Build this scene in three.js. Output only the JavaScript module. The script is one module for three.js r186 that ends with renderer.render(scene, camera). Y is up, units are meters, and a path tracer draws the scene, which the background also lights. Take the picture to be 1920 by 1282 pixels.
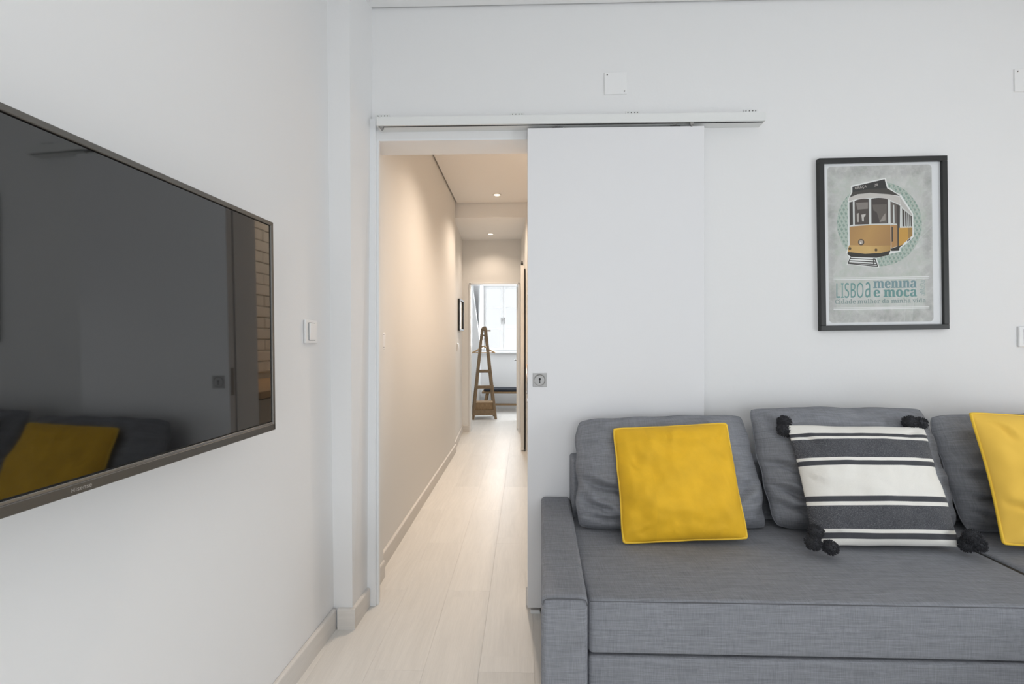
import * as THREE from 'three';
import { RoundedBoxGeometry } from 'three/addons/geometries/RoundedBoxGeometry.js';
import { mergeGeometries } from 'three/addons/utils/BufferGeometryUtils.js';
import { ImprovedNoise } from 'three/addons/math/ImprovedNoise.js';
import { RectAreaLightUniformsLib } from 'three/addons/lights/RectAreaLightUniformsLib.js';

// ---------------------------------------------------------------- camera, sky, window light, exposure
const scene = new THREE.Scene();
const camera = new THREE.PerspectiveCamera(2 * Math.atan(641 / 840) * 180 / Math.PI, 1920 / 1282, 0.05, 60);
camera.position.set(0, 1.125, 0);
camera.rotation.y = THREE.MathUtils.degToRad(1.57);
const renderer = new THREE.WebGLRenderer({ antialias: true });
renderer.toneMapping = THREE.LinearToneMapping;
renderer.toneMappingExposure = 0.475;
renderer.shadowMap.enabled = true;
renderer.shadowMap.type = THREE.PCFSoftShadowMap;
RectAreaLightUniformsLib.init();
scene.background = new THREE.Color(0.93, 0.97, 1.0);
scene.backgroundIntensity = 2.2;

// daylight: one area light in each window opening of the room and one in the bedroom window
function windowLight(w, h, pos, target, color, intensity) {
  const l = new THREE.RectAreaLight(color, intensity, w, h);
  l.position.set(...pos); l.lookAt(new THREE.Vector3(...target)); scene.add(l);
}
const DAY = new THREE.Color(0.90, 0.955, 1.0);
windowLight(1.2, 1.5, [3.36, 0.85, 0.45], [0, 0.85, 0.45], DAY, 12.0);         // balcony door on the window side
windowLight(2.0, 1.2, [0.15, 1.2, 2.36], [0.15, 1.2, 0], DAY, 5.2);         // window behind the photographer
windowLight(0.62, 1.0, [-0.36, 1.52, -7.57], [-0.36, 1.2, 0], DAY, 26.0);     // bedroom window

windowLight(1.0, 1.1, [1.18, 1.5, -6.75], [-2, 1.3, -6.75], DAY, 11.0);       // side window of the bedroom

// ---------------------------------------------------------------- helpers
const noise = new ImprovedNoise();
function rng(seed) { let a = seed >>> 0; return () => { a = (a + 0x6d2b79f5) | 0; let t = Math.imul(a ^ (a >>> 15), 1 | a); t = (t + Math.imul(t ^ (t >>> 7), 61 | t)) ^ t; return ((t ^ (t >>> 14)) >>> 0) / 4294967296; }; }
const V = (x, y, d) => new THREE.Vector3(x, y, -d);          // d = distance into the picture
const used = {};
function numbered(n) { if (used[n] === undefined) { used[n] = 0; return n; } used[n] += 1; return n + '_' + String(used[n]).padStart(3, '0'); }
function tag(o, label, category, group, kind) {
  if (label) o.userData.label = label;
  if (category) o.userData.category = category;
  if (group) o.userData.group = group;
  if (kind) o.userData.kind = kind;
  return o;
}
function base(name, x, y, d, label, category, group, kind) {
  const g = new THREE.Group(); g.name = numbered(name); g.position.set(x, y, -d); scene.add(g);
  return tag(g, label, category, group, kind);
}
function part(parent, name, geo, mat, x = 0, y = 0, z = 0) {
  const m = new THREE.Mesh(geo, mat); m.name = name; m.position.set(x, y, z); m.castShadow = m.receiveShadow = true; parent.add(m); return m;
}
function solo(name, geo, mat, label, category, kind) { const m = part(scene, numbered(name), geo, mat); return tag(m, label, category, null, kind); }
const struct = (name, geo, mat, label) => solo(name, geo, mat, label, null, 'structure');
// uv in metres by the dominant axis of each face
function metreUV(geo) {
  const g = geo.index ? geo.toNonIndexed() : geo, p = g.attributes.position, uv = new Float32Array(p.count * 2);
  const a = new THREE.Vector3(), b = new THREE.Vector3(), c = new THREE.Vector3();
  for (let i = 0; i < p.count; i += 3) {
    a.fromBufferAttribute(p, i); b.fromBufferAttribute(p, i + 1); c.fromBufferAttribute(p, i + 2);
    const n = b.clone().sub(a).cross(c.clone().sub(a)), x = Math.abs(n.x), y = Math.abs(n.y), z = Math.abs(n.z);
    [a, b, c].forEach((q, k) => { const o = (i + k) * 2;
      if (z >= x && z >= y) { uv[o] = q.x; uv[o + 1] = q.y; } else if (y >= x) { uv[o] = q.x; uv[o + 1] = q.z; } else { uv[o] = q.z; uv[o + 1] = q.y; } });
  }
  g.setAttribute('uv', new THREE.BufferAttribute(uv, 2)); return g;
}
const rbox = (w, h, d, r = 0.004, seg = 3) => metreUV(new RoundedBoxGeometry(w, h, d, seg, Math.min(r, w / 2.01, h / 2.01, d / 2.01)));
const at = (geo, x, y, z) => geo.translate(x, y, z);
function merge(list) { return mergeGeometries(list.map((g) => { const q = g.index ? g.toNonIndexed() : g; for (const k of Object.keys(q.attributes)) if (!['position', 'normal', 'uv'].includes(k)) q.deleteAttribute(k); return q; })); }
// solid between a floor polygon and a (possibly shifted) top polygon, points are [x, d]
function prism(bottom, y0, y1, top = bottom) {
  const n = bottom.length; let area = 0;
  for (let i = 0; i < n; i++) { const [x0, d0] = bottom[i], [x1, d1] = bottom[(i + 1) % n]; area += x0 * d1 - x1 * d0; }
  if (area < 0) { bottom = [...bottom].reverse(); top = [...top].reverse(); }
  const pos = [], tri = (a, b, c) => pos.push(...a, ...b, ...c), B = bottom.map(([x, d]) => [x, y0, -d]), T = top.map(([x, d]) => [x, y1, -d]);
  for (let i = 0; i < n; i++) { const j = (i + 1) % n; tri(B[i], B[j], T[j]); tri(B[i], T[j], T[i]); }
  for (let i = 1; i < n - 1; i++) { tri(T[0], T[i], T[i + 1]); tri(B[0], B[i + 1], B[i]); }
  const g = new THREE.BufferGeometry(); g.setAttribute('position', new THREE.Float32BufferAttribute(pos, 3)); g.computeVertexNormals(); return metreUV(g);
}
const slab = (x0, x1, y0, y1, d0, d1) => prism([[x0, d0], [x1, d0], [x1, d1], [x0, d1]], y0, y1);
// wall in the x-y plane with rectangular holes [x0,x1,y0,y1], from depth d0 to d1
function holedWall(x0, x1, y0, y1, holes, d0, d1) {
  const s = new THREE.Shape([new THREE.Vector2(x0, y0), new THREE.Vector2(x1, y0), new THREE.Vector2(x1, y1), new THREE.Vector2(x0, y1)]);
  for (const [a, b, c, d] of holes) s.holes.push(new THREE.Path([new THREE.Vector2(a, c), new THREE.Vector2(a, d), new THREE.Vector2(b, d), new THREE.Vector2(b, c)]));
  const g = new THREE.ExtrudeGeometry(s, { depth: d1 - d0, bevelEnabled: false }); g.translate(0, 0, -d1); return g;
}
function tube(points, r, closed = false, seg = 64, rad = 8) { return new THREE.TubeGeometry(new THREE.CatmullRomCurve3(points, closed, 'catmullrom', 0.3), seg, r, rad, closed); }
function bar(a, b, w, t) {   // rectangular bar between two points
  const len = a.distanceTo(b), g = rbox(w, len, t, 0.003, 2);
  g.applyQuaternion(new THREE.Quaternion().setFromUnitVectors(new THREE.Vector3(0, 1, 0), b.clone().sub(a).normalize()));
  return g.translate((a.x + b.x) / 2, (a.y + b.y) / 2, (a.z + b.z) / 2);
}

// ---------------------------------------------------------------- procedural textures
function dataTex(w, h, f, srgb = true) {
  const d = new Uint8Array(w * h * 4);
  for (let y = 0; y < h; y++) for (let x = 0; x < w; x++) { const c = f(x, y), o = (y * w + x) * 4; d[o] = c[0]; d[o + 1] = c[1]; d[o + 2] = c[2]; d[o + 3] = 255; }
  const t = new THREE.DataTexture(d, w, h, THREE.RGBAFormat); t.wrapS = t.wrapT = THREE.RepeatWrapping; t.magFilter = THREE.LinearFilter; t.minFilter = THREE.LinearMipmapLinearFilter; t.generateMipmaps = true;
  if (srgb) t.colorSpace = THREE.SRGBColorSpace; t.needsUpdate = true; return t;
}
const clamp = (v) => Math.max(0, Math.min(255, v));
// melange linen: streaky weft and warp threads
function streaks(n, rowH, minL, maxL, seed) {
  const r = rng(seed), out = new Float32Array(n * n);
  for (let y = 0; y < n;) {
    const hgt = Math.min(n - y, rowH[0] + Math.floor(r() * (rowH[1] - rowH[0] + 1))); const line = new Float32Array(n); let x = 0; const first = r() * 2 - 1; let v = first;
    while (x < n) { const L = minL + r() * (maxL - minL), e = x + L >= n ? first : r() * 2 - 1, s = x; for (; x < Math.min(n, s + L); x++) { const k = (x - s) / L; line[x] = v + (e - v) * k * k * (3 - 2 * k); } v = e; }
    for (let k = 0; k < hgt; k++) out.set(line, (y + k) * n); y += hgt;
  }
  return out;
}
const LN = 1024, sh = streaks(LN, [1, 3], 12, 110, 11), sv = streaks(LN, [1, 3], 10, 70, 23), sh2 = streaks(LN, [5, 16], 60, 260, 31);
const linenV = (x, y) => 0.55 * sh[y * LN + x] + 0.42 * sv[x * LN + y] + 0.3 * sh2[y * LN + x];
const linenMap = dataTex(LN, LN, (x, y) => { const v = linenV(x, y), f = 1 + 0.125 * v; return [clamp(136 * f), clamp(138 * f), clamp(144 * f)]; });
linenMap.repeat.set(1 / 0.46, 1 / 0.46);
const linenBump = dataTex(LN, LN, (x, y) => { const w = 128 + 50 * linenV(x, y) + 25 * ((x >> 1) + (y >> 1) & 1 ? 1 : -1); return [clamp(w), clamp(w), clamp(w)]; }, false);
linenBump.repeat.set(1 / 0.46, 1 / 0.46);
// pale oak, grain along v; 0.19 m wide and 0.975 m long
const oakN = (x, y, s) => {
  const u = x / 256, v = y / 1024, wob = noise.noise(u * 1.5, v * 2.2, s) * 0.5;
  const rings = Math.sin((u * 7 + wob * 5 + noise.noise(u * 3, v * 5, s + 9) * 0.7) * 5.2), fine = noise.noise(u * 60, v * 7, s + 3), pore = noise.noise(u * 120, v * 22, s + 5);
  return 0.13 * rings + 0.42 * fine + 0.35 * pore + 0.5 * noise.noise(u * 4, v * 3, s + 7);
};
const oakMaps = [3.1, 17.7, 31.9].map((s) => dataTex(256, 1024, (x, y) => { const f = 1 + 0.04 * oakN(x, y, s); return [clamp(228 * f), clamp(225 * f), clamp(220 * f)]; }));
const oakBump = dataTex(256, 1024, (x, y) => { const v = clamp(128 + 45 * oakN(x, y, 3.1)); return [v, v, v]; }, false);
const plasterBump = dataTex(512, 512, (x, y) => { const v = clamp(128 + 60 * noise.noise(x / 9, y / 9, 1.5) + 60 * noise.noise(x / 60, y / 60, 4)); return [v, v, v]; }, false);
plasterBump.repeat.set(1 / 0.6, 1 / 0.6);
const ageWood = dataTex(256, 512, (x, y) => { const f = 1 + 0.2 * (noise.noise(x / 5, y / 70, 2) + 0.6 * noise.noise(x / 30, y / 150, 6)); return [clamp(134 * f), clamp(113 * f), clamp(88 * f)]; });
ageWood.repeat.set(1 / 0.25, 1 / 0.5);

// brushed nap of the velvet
const napMap = dataTex(256, 256, (x, y) => { const v = 1.3 * noise.noise(x / 50, y / 40, 8) + 0.35 * noise.noise(x / 11 + y / 30, y / 13, 3) + 0.25 * noise.noise(x / 3, y / 3, 5), k = clamp(242 + 9 * v); return [k, k, k]; });
napMap.repeat.set(1 / 0.42, 1 / 0.42);

// ---------------------------------------------------------------- materials
const S = (o) => new THREE.MeshStandardMaterial(o), P = (o) => new THREE.MeshPhysicalMaterial(o), lin = (r, g, b) => new THREE.Color().setRGB(r, g, b);
const M = {
  wall: S({ color: lin(0.83, 0.83, 0.832), roughness: 0.9, bumpMap: plasterBump, bumpScale: 0.0004 }),
  ceil: S({ color: lin(0.9, 0.9, 0.9), roughness: 0.95 }),
  hallWall: S({ color: lin(0.83, 0.82, 0.80), roughness: 0.8, bumpMap: plasterBump, bumpScale: 0.0004 }),
  lacquer: P({ color: lin(0.815, 0.815, 0.83), roughness: 0.38 }),
  trim: S({ color: lin(0.84, 0.855, 0.87), roughness: 0.45 }),
  white: S({ color: lin(0.86, 0.86, 0.86), roughness: 0.35 }),
  alu: S({ color: lin(0.80, 0.81, 0.80), roughness: 0.4 }),
  dark: S({ color: lin(0.02, 0.02, 0.02), roughness: 0.7 }),
  screw: S({ color: lin(0.12, 0.11, 0.1), roughness: 0.4, metalness: 0.8 }),
  steel: S({ color: lin(0.36, 0.355, 0.35), roughness: 0.45, metalness: 0.85 }),
  bezel: S({ color: lin(0.165, 0.157, 0.145), roughness: 0.36, metalness: 0.75 }),
  bezelLip: S({ color: lin(0.30, 0.29, 0.28), roughness: 0.3, metalness: 0.75 }),
  screen: P({ color: lin(0.004, 0.004, 0.004), roughness: 0.035, ior: 1.95 }),
  linen: P({ map: linenMap, bumpMap: linenBump, bumpScale: 0.0009, roughness: 0.95, sheen: 0.25, sheenRoughness: 0.6, sheenColor: lin(0.3, 0.31, 0.34) }),
  seam: S({ color: lin(0.11, 0.112, 0.122), roughness: 0.95 }),
  velvet: P({ map: napMap, color: lin(0.96, 0.55, 0.018), roughness: 0.75, sheen: 1.0, sheenRoughness: 0.4, sheenColor: lin(1.0, 0.75, 0.12) }),
  velvetPipe: P({ color: lin(0.93, 0.60, 0.05), roughness: 0.7, sheen: 0.6, sheenColor: lin(0.8, 0.6, 0.15) }),
  cotton: P({ color: lin(0.92, 0.58, 0.09), roughness: 0.9, sheen: 0.4, sheenColor: lin(0.8, 0.6, 0.2) }),
  pompom: S({ color: lin(0.045, 0.046, 0.052), roughness: 1 }),
  frame: S({ color: lin(0.017, 0.018, 0.018), roughness: 0.45 }),
  wood: S({ map: ageWood, roughness: 0.75 }),
  counter: S({ map: oakMaps[1], color: lin(0.75, 0.52, 0.3), roughness: 0.4 }),
  cabinet: S({ color: lin(0.62, 0.55, 0.47), roughness: 0.45 }),
  cabinetDark: S({ color: lin(0.03, 0.027, 0.025), roughness: 0.35 }),
  brick: S({ color: lin(0.82, 0.80, 0.76), roughness: 0.22 }),
  grout: S({ color: lin(0.62, 0.6, 0.56), roughness: 0.95 }),
  leaf: S({ color: lin(0.87, 0.86, 0.83), roughness: 0.5 }),
  glass: P({ color: lin(1, 1, 1), roughness: 0.0, transmission: 1, thickness: 0, ior: 1.5 }),
  lamp: S({ color: lin(1, 1, 1), emissive: lin(1, 0.82, 0.58), emissiveIntensity: 6 }),
  navy: S({ color: lin(0.02, 0.022, 0.03), roughness: 0.95 }),
  benchWood: S({ map: ageWood, color: lin(0.95, 0.85, 0.7), roughness: 0.6 }),
  wicker: S({ map: ageWood, color: lin(1.4, 1.35, 1.25), roughness: 0.9 }),
  shade: P({ color: lin(0.85, 0.78, 0.66), roughness: 1, transmission: 0.45, thickness: 0 }),
};
const oaks = [], boards = [];
for (let i = 0; i < 6; i++) {
  const m = oakMaps[i % 3].clone(); m.repeat.set(1 / 0.19, 1 / 0.975); m.offset.set(i * 0.37, i * 0.29);
  const b = oakBump.clone(); b.repeat.copy(m.repeat); b.offset.copy(m.offset);
  const k = [1, 0.965, 1.02, 0.98, 1.01, 0.95][i];
  oaks.push(P({ map: m, color: lin(1.0 * k, 1.0 * k, 1.0 * k), roughness: 0.42, bumpMap: b, bumpScale: 0.0003, specularIntensity: 0.8 }));
}
for (let i = 0; i < 2; i++) {   // skirting: the grain runs along the board
  const m = oakMaps[i].clone(); m.rotation = Math.PI / 2; m.repeat.set(1 / 0.19, 1 / 0.975);
  boards.push(S({ map: m, color: lin(0.93, 0.92, 0.92), roughness: 0.5 }));
}

// ---------------------------------------------------------------- the room: floor of oak planks
const CEIL = 2.5565, BACK = 1.91, WT = 0.14;
{
  const floor = base('floor', 0, 0, 0, 'pale whitewashed oak laminate floor running from the living room down the hall', null, null, 'structure');
  part(floor, 'subfloor', slab(-2.2, 3.5, -0.12, -0.012, -2.5, 7.9), M.dark);
  const PW = 0.19, PL = 0.975, r = rng(5); const cache = {};
  const plankGeo = (w, l) => { const k = w.toFixed(3) + l.toFixed(3); return cache[k] ??= (() => { const g = metreUV(new RoundedBoxGeometry(w - 0.0003, 0.012, l - 0.0003, 1, 0.0004)); return g; })(); };
  const lay = (c, d0, d1) => {
    const x0 = -0.155 + PW * c, start = c % 2 === 0 ? 2.5 : 2.02;
    for (let k = -6; k < 8; k++) { const a = Math.max(d0, start + k * PL), b = Math.min(d1, start + (k + 1) * PL); if (b - a < 0.02) continue;
      part(floor, 'plank', plankGeo(PW, b - a), oaks[Math.floor(r() * 6)], x0 + PW / 2, -0.006, -(a + b) / 2); }
  };
  for (let c = -4; c <= 4; c++) lay(c, -2.4, 7.75);
  for (const c of [-5]) { lay(c, -2.4, 1.9); lay(c, 5.6, 7.75); }
  for (let c = 5; c <= 18; c++) lay(c, -2.4, BACK + 0.02);
}
// walls of the living room. The wall behind the television is turned 2.7 degrees and leans a little outwards
const lwX = (d, y) => -0.763 + 0.0474 * (d - 1.747) - (y - 1.125) * 0.01225;
struct('wall_left', prism([[lwX(-2.5, 0), -2.5], [lwX(2.0, 0), 2.0], [lwX(2.0, 0) - 0.2, 2.0], [lwX(-2.5, 0) - 0.2, -2.5]], -0.12, 2.72,
  [[lwX(-2.5, 2.72), -2.5], [lwX(2.0, 2.72), 2.0], [lwX(2.0, 2.72) - 0.2, 2.0], [lwX(-2.5, 2.72) - 0.2, -2.5]]), M.wall, 'white plastered wall that carries the television');
struct('wall_pilaster', prism([[-0.80, 1.748], [-0.677, 1.748], [-0.667, 1.93], [-0.80, 1.93]], 0, 2.62, [[-0.85, 1.748], [-0.689, 1.748], [-0.650, 1.93], [-0.85, 1.93]]), M.wall, 'narrow white wall projection beside the hall doorway');
const OX0 = -0.6236, OX1 = 0.0145, OH = 1.995;
struct('wall_back', merge([slab(-1.15, -0.676, -0.1, 2.72, BACK, BACK + WT), slab(-0.676, OX1 + 0.006, OH, 2.72, BACK, BACK + WT), slab(OX1 + 0.006, 3.5, -0.1, 2.72, BACK, BACK + WT)]), M.wall, 'white plastered wall behind the sofa with the hall doorway in it');
struct('wall_right', (() => { const g = holedWall(-BACK - WT, 2.6, -0.1, 2.72, [[-0.2, 1.1, 0.05, 1.65]], 0, 0.22); g.rotateY(-Math.PI / 2); g.translate(3.4 + 0.0, 0, 0); return g; })(), M.wall, 'white wall with the balcony door opening');
struct('wall_front', holedWall(-1.3, 3.6, -0.1, 2.72, [[-0.89, 1.19, 0.57, 1.83]], -2.62, -2.4), M.wall, 'white wall with the wide window behind the camera');
struct('ceiling', merge([slab(-0.98, 3.4, CEIL, CEIL + 0.03, -2.4, BACK - 0.009), slab(-1.2, 3.6, CEIL + 0.03, CEIL + 0.12, -2.6, BACK + WT)]), M.ceil, 'white plasterboard ceiling with a shadow gap along the walls');

// skirting boards
function skirting(name, p0, p1, h, mat, label, t = 0.014, flip = false) {
  let a = V(p0[0], 0, p0[1]), b = V(p1[0], 0, p1[1]); if (flip) [a, b] = [b, a];
  const dir = b.clone().sub(a), len = dir.length(); dir.normalize();
  const s = new THREE.Shape(); s.moveTo(0, 0); s.lineTo(t, 0); s.lineTo(t, h - 0.006); s.quadraticCurveTo(t - 0.001, h - 0.001, t - 0.006, h); s.lineTo(0, h); s.closePath();
  const g = metreUV(new THREE.ExtrudeGeometry(s, { depth: len, bevelEnabled: false, curveSegments: 4 }));
  const out = new THREE.Vector3().crossVectors(new THREE.Vector3(0, 1, 0), dir);
  g.applyMatrix4(new THREE.Matrix4().makeBasis(out, new THREE.Vector3(0, 1, 0), dir).setPosition(a));
  return struct(name, g, mat, label);
}
skirting('baseboard_left', [lwX(1.734, 0) - 0.001, 1.735], [lwX(-2.4, 0) - 0.001, -2.4], 0.08, boards[0], 'grey-beige wood skirting along the television wall');
skirting('baseboard_pilaster', [-0.6625, 1.748], [-0.7315, 1.748], 0.08, boards[1], 'short skirting piece on the front of the wall projection');
skirting('baseboard_return', [-0.6692, 1.889], [-0.6772, 1.7345], 0.08, boards[0], 'skirting on the doorway side of the wall projection');
skirting('baseboard_hall', [-0.709, 4.58], [-0.709, 2.13], 0.08, boards[1], 'long skirting along the hall wall');

// door casing and linings
struct('trim_1', merge([rbox(0.037, 2.0765, 0.022, 0.002).translate(-0.6515, 1.03825, -1.901)]), M.trim, 'white upright casing board beside the hall doorway');
struct('trim_2', merge([slab(OX0 - 0.016, OX0, 0, OH - 0.0085, BACK - 0.006, BACK + 0.012), slab(-0.676, OX1 + 0.006, OH - 0.008, OH - 0.0005, BACK - 0.003, BACK + WT + 0.002), slab(OX1, OX1 + 0.006, 0, OH - 0.0085, BACK - 0.002, BACK + WT)]), M.trim, 'white lining around the inside of the hall doorway');
skirting('baseboard_nib', [-0.676, 2.13], [-0.676, BACK + 0.014], 0.08, boards[1], 'short skirting on the wall nib just inside the hall doorway', 0.009);
skirting('baseboard_jamb', [OX1, BACK + 0.005], [OX1, BACK + WT], 0.08, boards[0], 'short skirting on the doorway jamb behind the sliding door', 0.008);

// ---------------------------------------------------------------- the hall and its kitchen side
const HX = -0.709;
struct('wall_hall', merge([slab(HX - 0.15, HX, -0.1, 2.72, BACK + WT - 0.01, 4.58), slab(HX - 0.002, -0.676, 0, 2.56, BACK + WT - 0.005, 2.13)]), M.hallWall, 'long white hall wall washed by warm light');
struct('wall_hall_end_side', prism([[-0.727, 4.58], [-0.785, 5.75], [-0.95, 5.75], [-0.95, 4.58]], -0.1, 2.72), M.hallWall, 'set-back hall wall carrying a small frame');
struct('wall_kitchen_return', prism([[0.016, 4.6], [0.80, 4.6], [0.80, 5.75], [-0.048, 5.75]], -0.1, 2.72), M.hallWall, 'hall wall behind the opened doors');
struct('wall_hall_end', merge([slab(-0.98, -0.682, -0.1, 2.72, 5.6, 5.72), slab(-0.682, -0.068, 1.862, 2.72, 5.6, 5.72), slab(-0.068, 0.9, -0.1, 2.72, 5.6, 5.72)]), M.hallWall, 'end wall of the hall with the bedroom doorway');
struct('ceiling_hall', merge([slab(HX + 0.016, 0.64, CEIL, CEIL + 0.03, BACK + WT, 4.6), slab(HX - 0.1, 0.8, CEIL + 0.03, CEIL + 0.12, BACK + WT, 4.7), slab(-0.95, 0.8, 2.405, 2.68, 4.605, 5.72)]), M.ceil, 'hall ceiling that steps down before the bedroom doorway');
skirting('baseboard_hall_side', [-0.782, 5.6], [-0.729, 4.6], 0.08, boards[0], 'skirting on the set-back hall wall');
skirting('baseboard_hall_end', [-0.686, 5.6], [-0.79, 5.6], 0.08, boards[1], 'short skirting beside the bedroom doorway');
struct('trim_3', merge([rbox(0.02, 1.862, 0.15, 0.002).translate(-0.679, 0.931, -5.66), rbox(0.63, 0.02, 0.15, 0.002).translate(-0.375, 1.855, -5.66), rbox(0.02, 1.862, 0.15, 0.002).translate(-0.066, 0.931, -5.66)]), M.trim, 'white lining of the bedroom doorway');
{ // tiled kitchen wall of brick-shaped tiles
  const kw = base('wall_kitchen', 0.66, 0, 3.3, 'kitchen wall of white brick-shaped tiles beside the hall', null, null, 'structure');
  part(kw, 'wall_body', slab(0, 0.15, -0.1, 2.72, -1.35, 1.3), M.grout);
  const bg = rbox(0.014, 0.072, 0.222, 0.005, 1), bh = rbox(0.014, 0.072, 0.109, 0.005, 1), r = rng(8);
  for (let row = 0; row < 21; row++) for (let k = 0; k < 12; k++) {
    const y = 0.945 + row * 0.077 + 0.036; const z = -1.3 + (k + (row % 2 ? 0.5 : 0)) * 0.227 + 0.113;
    if (k === 11 && row % 2) { part(kw, 'brick', bh, M.brick, -0.004, y, 1.3 - 0.057 - (-1.3 + 11 * 0.227) + (-1.3 + 11 * 0.227) - 0.2); continue; }
    if (z > 1.2) continue;
    part(kw, 'brick', bg, M.brick, -0.004 + r() * 0.003, y, z);
  }
}
{ // base cabinets and worktop on the kitchen side
  const c = base('kitchen_cabinet', 0.34, 0, 3.3, 'beige kitchen base cabinet with dark lower doors beside the hall', 'cabinet');
  part(c, 'carcass', slab(-0.285, 0.30, 0.10, 0.865, -1.22, 1.22), M.cabinet);
  part(c, 'plinth', slab(-0.25, 0.30, 0.0, 0.10, -1.22, 1.22), M.cabinetDark);
  for (let k = 0; k < 4; k++) {
    const z = -0.915 + k * 0.61;
    const dr = part(c, 'drawer', rbox(0.018, 0.15, 0.6, 0.003), M.cabinet, -0.295, 0.785, z); part(dr, 'handle', rbox(0.012, 0.012, 0.2, 0.004), M.steel, -0.018, 0.03, 0);
    const dd = part(c, 'door', rbox(0.018, 0.59, 0.6, 0.003), M.cabinetDark, -0.295, 0.405, z); part(dd, 'handle', rbox(0.012, 0.012, 0.2, 0.004), M.steel, -0.018, 0.25, 0);
  }
  const wt = rbox(0.635, 0.036, 2.47, 0.004); wt.translate(0.3335, 0.884, -3.3);
  solo('worktop', wt, M.counter, 'long oak kitchen worktop lit warmly beside the hall', 'worktop');
}
// opened doors at the end of the hall, seen nearly edge-on
{
  const d2 = base('door_2', -0.083, 0, 5.74, 'white bedroom door standing open inside the bedroom', null, null, 'structure');
  d2.rotation.y = 0.0;
  part(d2, 'door_leaf', rbox(0.034, 1.83, 0.70, 0.003), M.leaf, 0, 0.925, -0.36);
  const h = part(d2, 'handle_plate', rbox(0.006, 0.19, 0.04, 0.002), M.steel, -0.02, 0.935, -0.63);
  part(h, 'handle', merge([rbox(0.03, 0.014, 0.014, 0.005).translate(-0.016, -0.07, 0), rbox(0.014, 0.018, 0.10, 0.006).translate(-0.03, -0.07, 0.04)]), M.steel);
  const d3 = base('door_3', -0.018, 0, 4.62, 'tall cream door leaf with a black top latch at the end of the kitchen', null, null, 'structure');
  part(d3, 'door_leaf', rbox(0.033, 1.91, 0.22, 0.003), M.leaf, -0.0005, 0.965, -0.1);
  part(d3, 'latch', merge([rbox(0.022, 0.026, 0.03, 0.004).translate(-0.004, 1.93, 0.0), rbox(0.014, 0.02, 0.02, 0.004).translate(-0.004, 1.95, 0.0)]), M.dark);
  part(d3, 'edge_seal', rbox(0.012, 1.86, 0.012, 0.002), M.cabinetDark, 0.022, 0.95, 0.008);
}
// ---------------------------------------------------------------- bedroom beyond
struct('wall_bedroom', (() => holedWall(-2.3, 1.3, -0.1, 2.72, [[-0.72, 0.0, 0.955, 2.11]], 7.62, 7.84))(), M.wall, 'white bedroom wall around the window');
struct('wall_bedroom_left', slab(-2.35, -2.2, -0.1, 2.72, 5.6, 7.8), M.wall, 'white side wall of the bedroom');
struct('wall_bedroom_right', (() => { const g = holedWall(-7.8, -5.6, -0.1, 2.72, [[-7.3, -6.2, 0.9, 2.1]], 0, 0.15); g.rotateY(-Math.PI / 2); g.translate(1.2, 0, 0); return g; })(), M.wall, 'white far side wall of the bedroom');
struct('wall_dormer', (() => { const s = new THREE.Shape([[-2.2, 0], [-0.735, 0], [-0.735, 1.18], [-0.862, 2.13], [-0.92, 2.6], [-2.2, 2.6]].map((p) => new THREE.Vector2(...p))); const g = new THREE.ExtrudeGeometry(s, { depth: 0.3, bevelEnabled: false }); g.translate(0, 0, -7.621); return g; })(), M.wall, 'sloping attic wall beside the bedroom window');
struct('ceiling_bedroom', slab(-2.3, 1.3, 2.6, 2.72, 5.6, 7.8), M.ceil, 'white bedroom ceiling');
struct('wall_bedroom_near', merge([slab(-2.3, -0.95, -0.1, 2.72, 5.6, 5.72), slab(0.8, 1.3, -0.1, 2.72, 5.6, 5.72)]), M.wall, 'bedroom side of the hall end wall');
function makeWindow(name, w, h, sashes, rows, label) {   // casement window, origin at the bottom centre
  const o = base(name, 0, 0, 0, label, null, null, 'structure');
  const bars = (a, b, c, d, t, z) => [rbox(t, d - c, 0.05, 0.004).translate(a + t / 2, (c + d) / 2, z), rbox(t, d - c, 0.05, 0.004).translate(b - t / 2, (c + d) / 2, z), rbox(b - a - 2 * t, t, 0.05, 0.004).translate((a + b) / 2, c + t / 2, z), rbox(b - a - 2 * t, t, 0.05, 0.004).translate((a + b) / 2, d - t / 2, z)];
  part(o, 'window_frame', merge(bars(-w / 2, w / 2, 0, h, 0.03, 0)), M.white);
  const sw = (w - 0.064) / sashes;
  for (let k = 0; k < sashes; k++) {
    const a = -w / 2 + 0.032 + k * sw, b = a + sw - 0.003, g = bars(a, b, 0.032, h - 0.032, 0.042, 0.012);
    for (let r = 1; r < rows; r++) g.push(rbox(b - a - 0.084, 0.014, 0.03, 0.003).translate((a + b) / 2, 0.032 + r * (h - 0.064) / rows, 0.012));
    const s = part(o, 'sash', merge(g), M.white);
    for (let r = 0; r < rows; r++) { const ph = (h - 0.064 - 0.07) / rows; part(s, 'pane', new THREE.PlaneGeometry(b - a - 0.082, ph - 0.004), M.glass, (a + b) / 2, 0.067 + (r + 0.5) * ph, 0.008); }
    part(s, 'handle', merge([rbox(0.016, 0.06, 0.008, 0.003), rbox(0.012, 0.09, 0.014, 0.004).translate(0, -0.035, 0.02)]), M.steel, k % 2 ? a + 0.02 : b - 0.02, h * 0.48, 0.042);
  }
  return o;
}
const w1 = makeWindow('window_1', 0.72, 1.155, 2, 3, 'white bedroom casement window with six bright panes'); w1.position.set(-0.36, 0.955, -7.68);
struct('windowsill', rbox(0.78, 0.025, 0.12, 0.006).translate(-0.36, 0.945, -7.60), M.white, 'white sill under the bedroom window');
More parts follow.
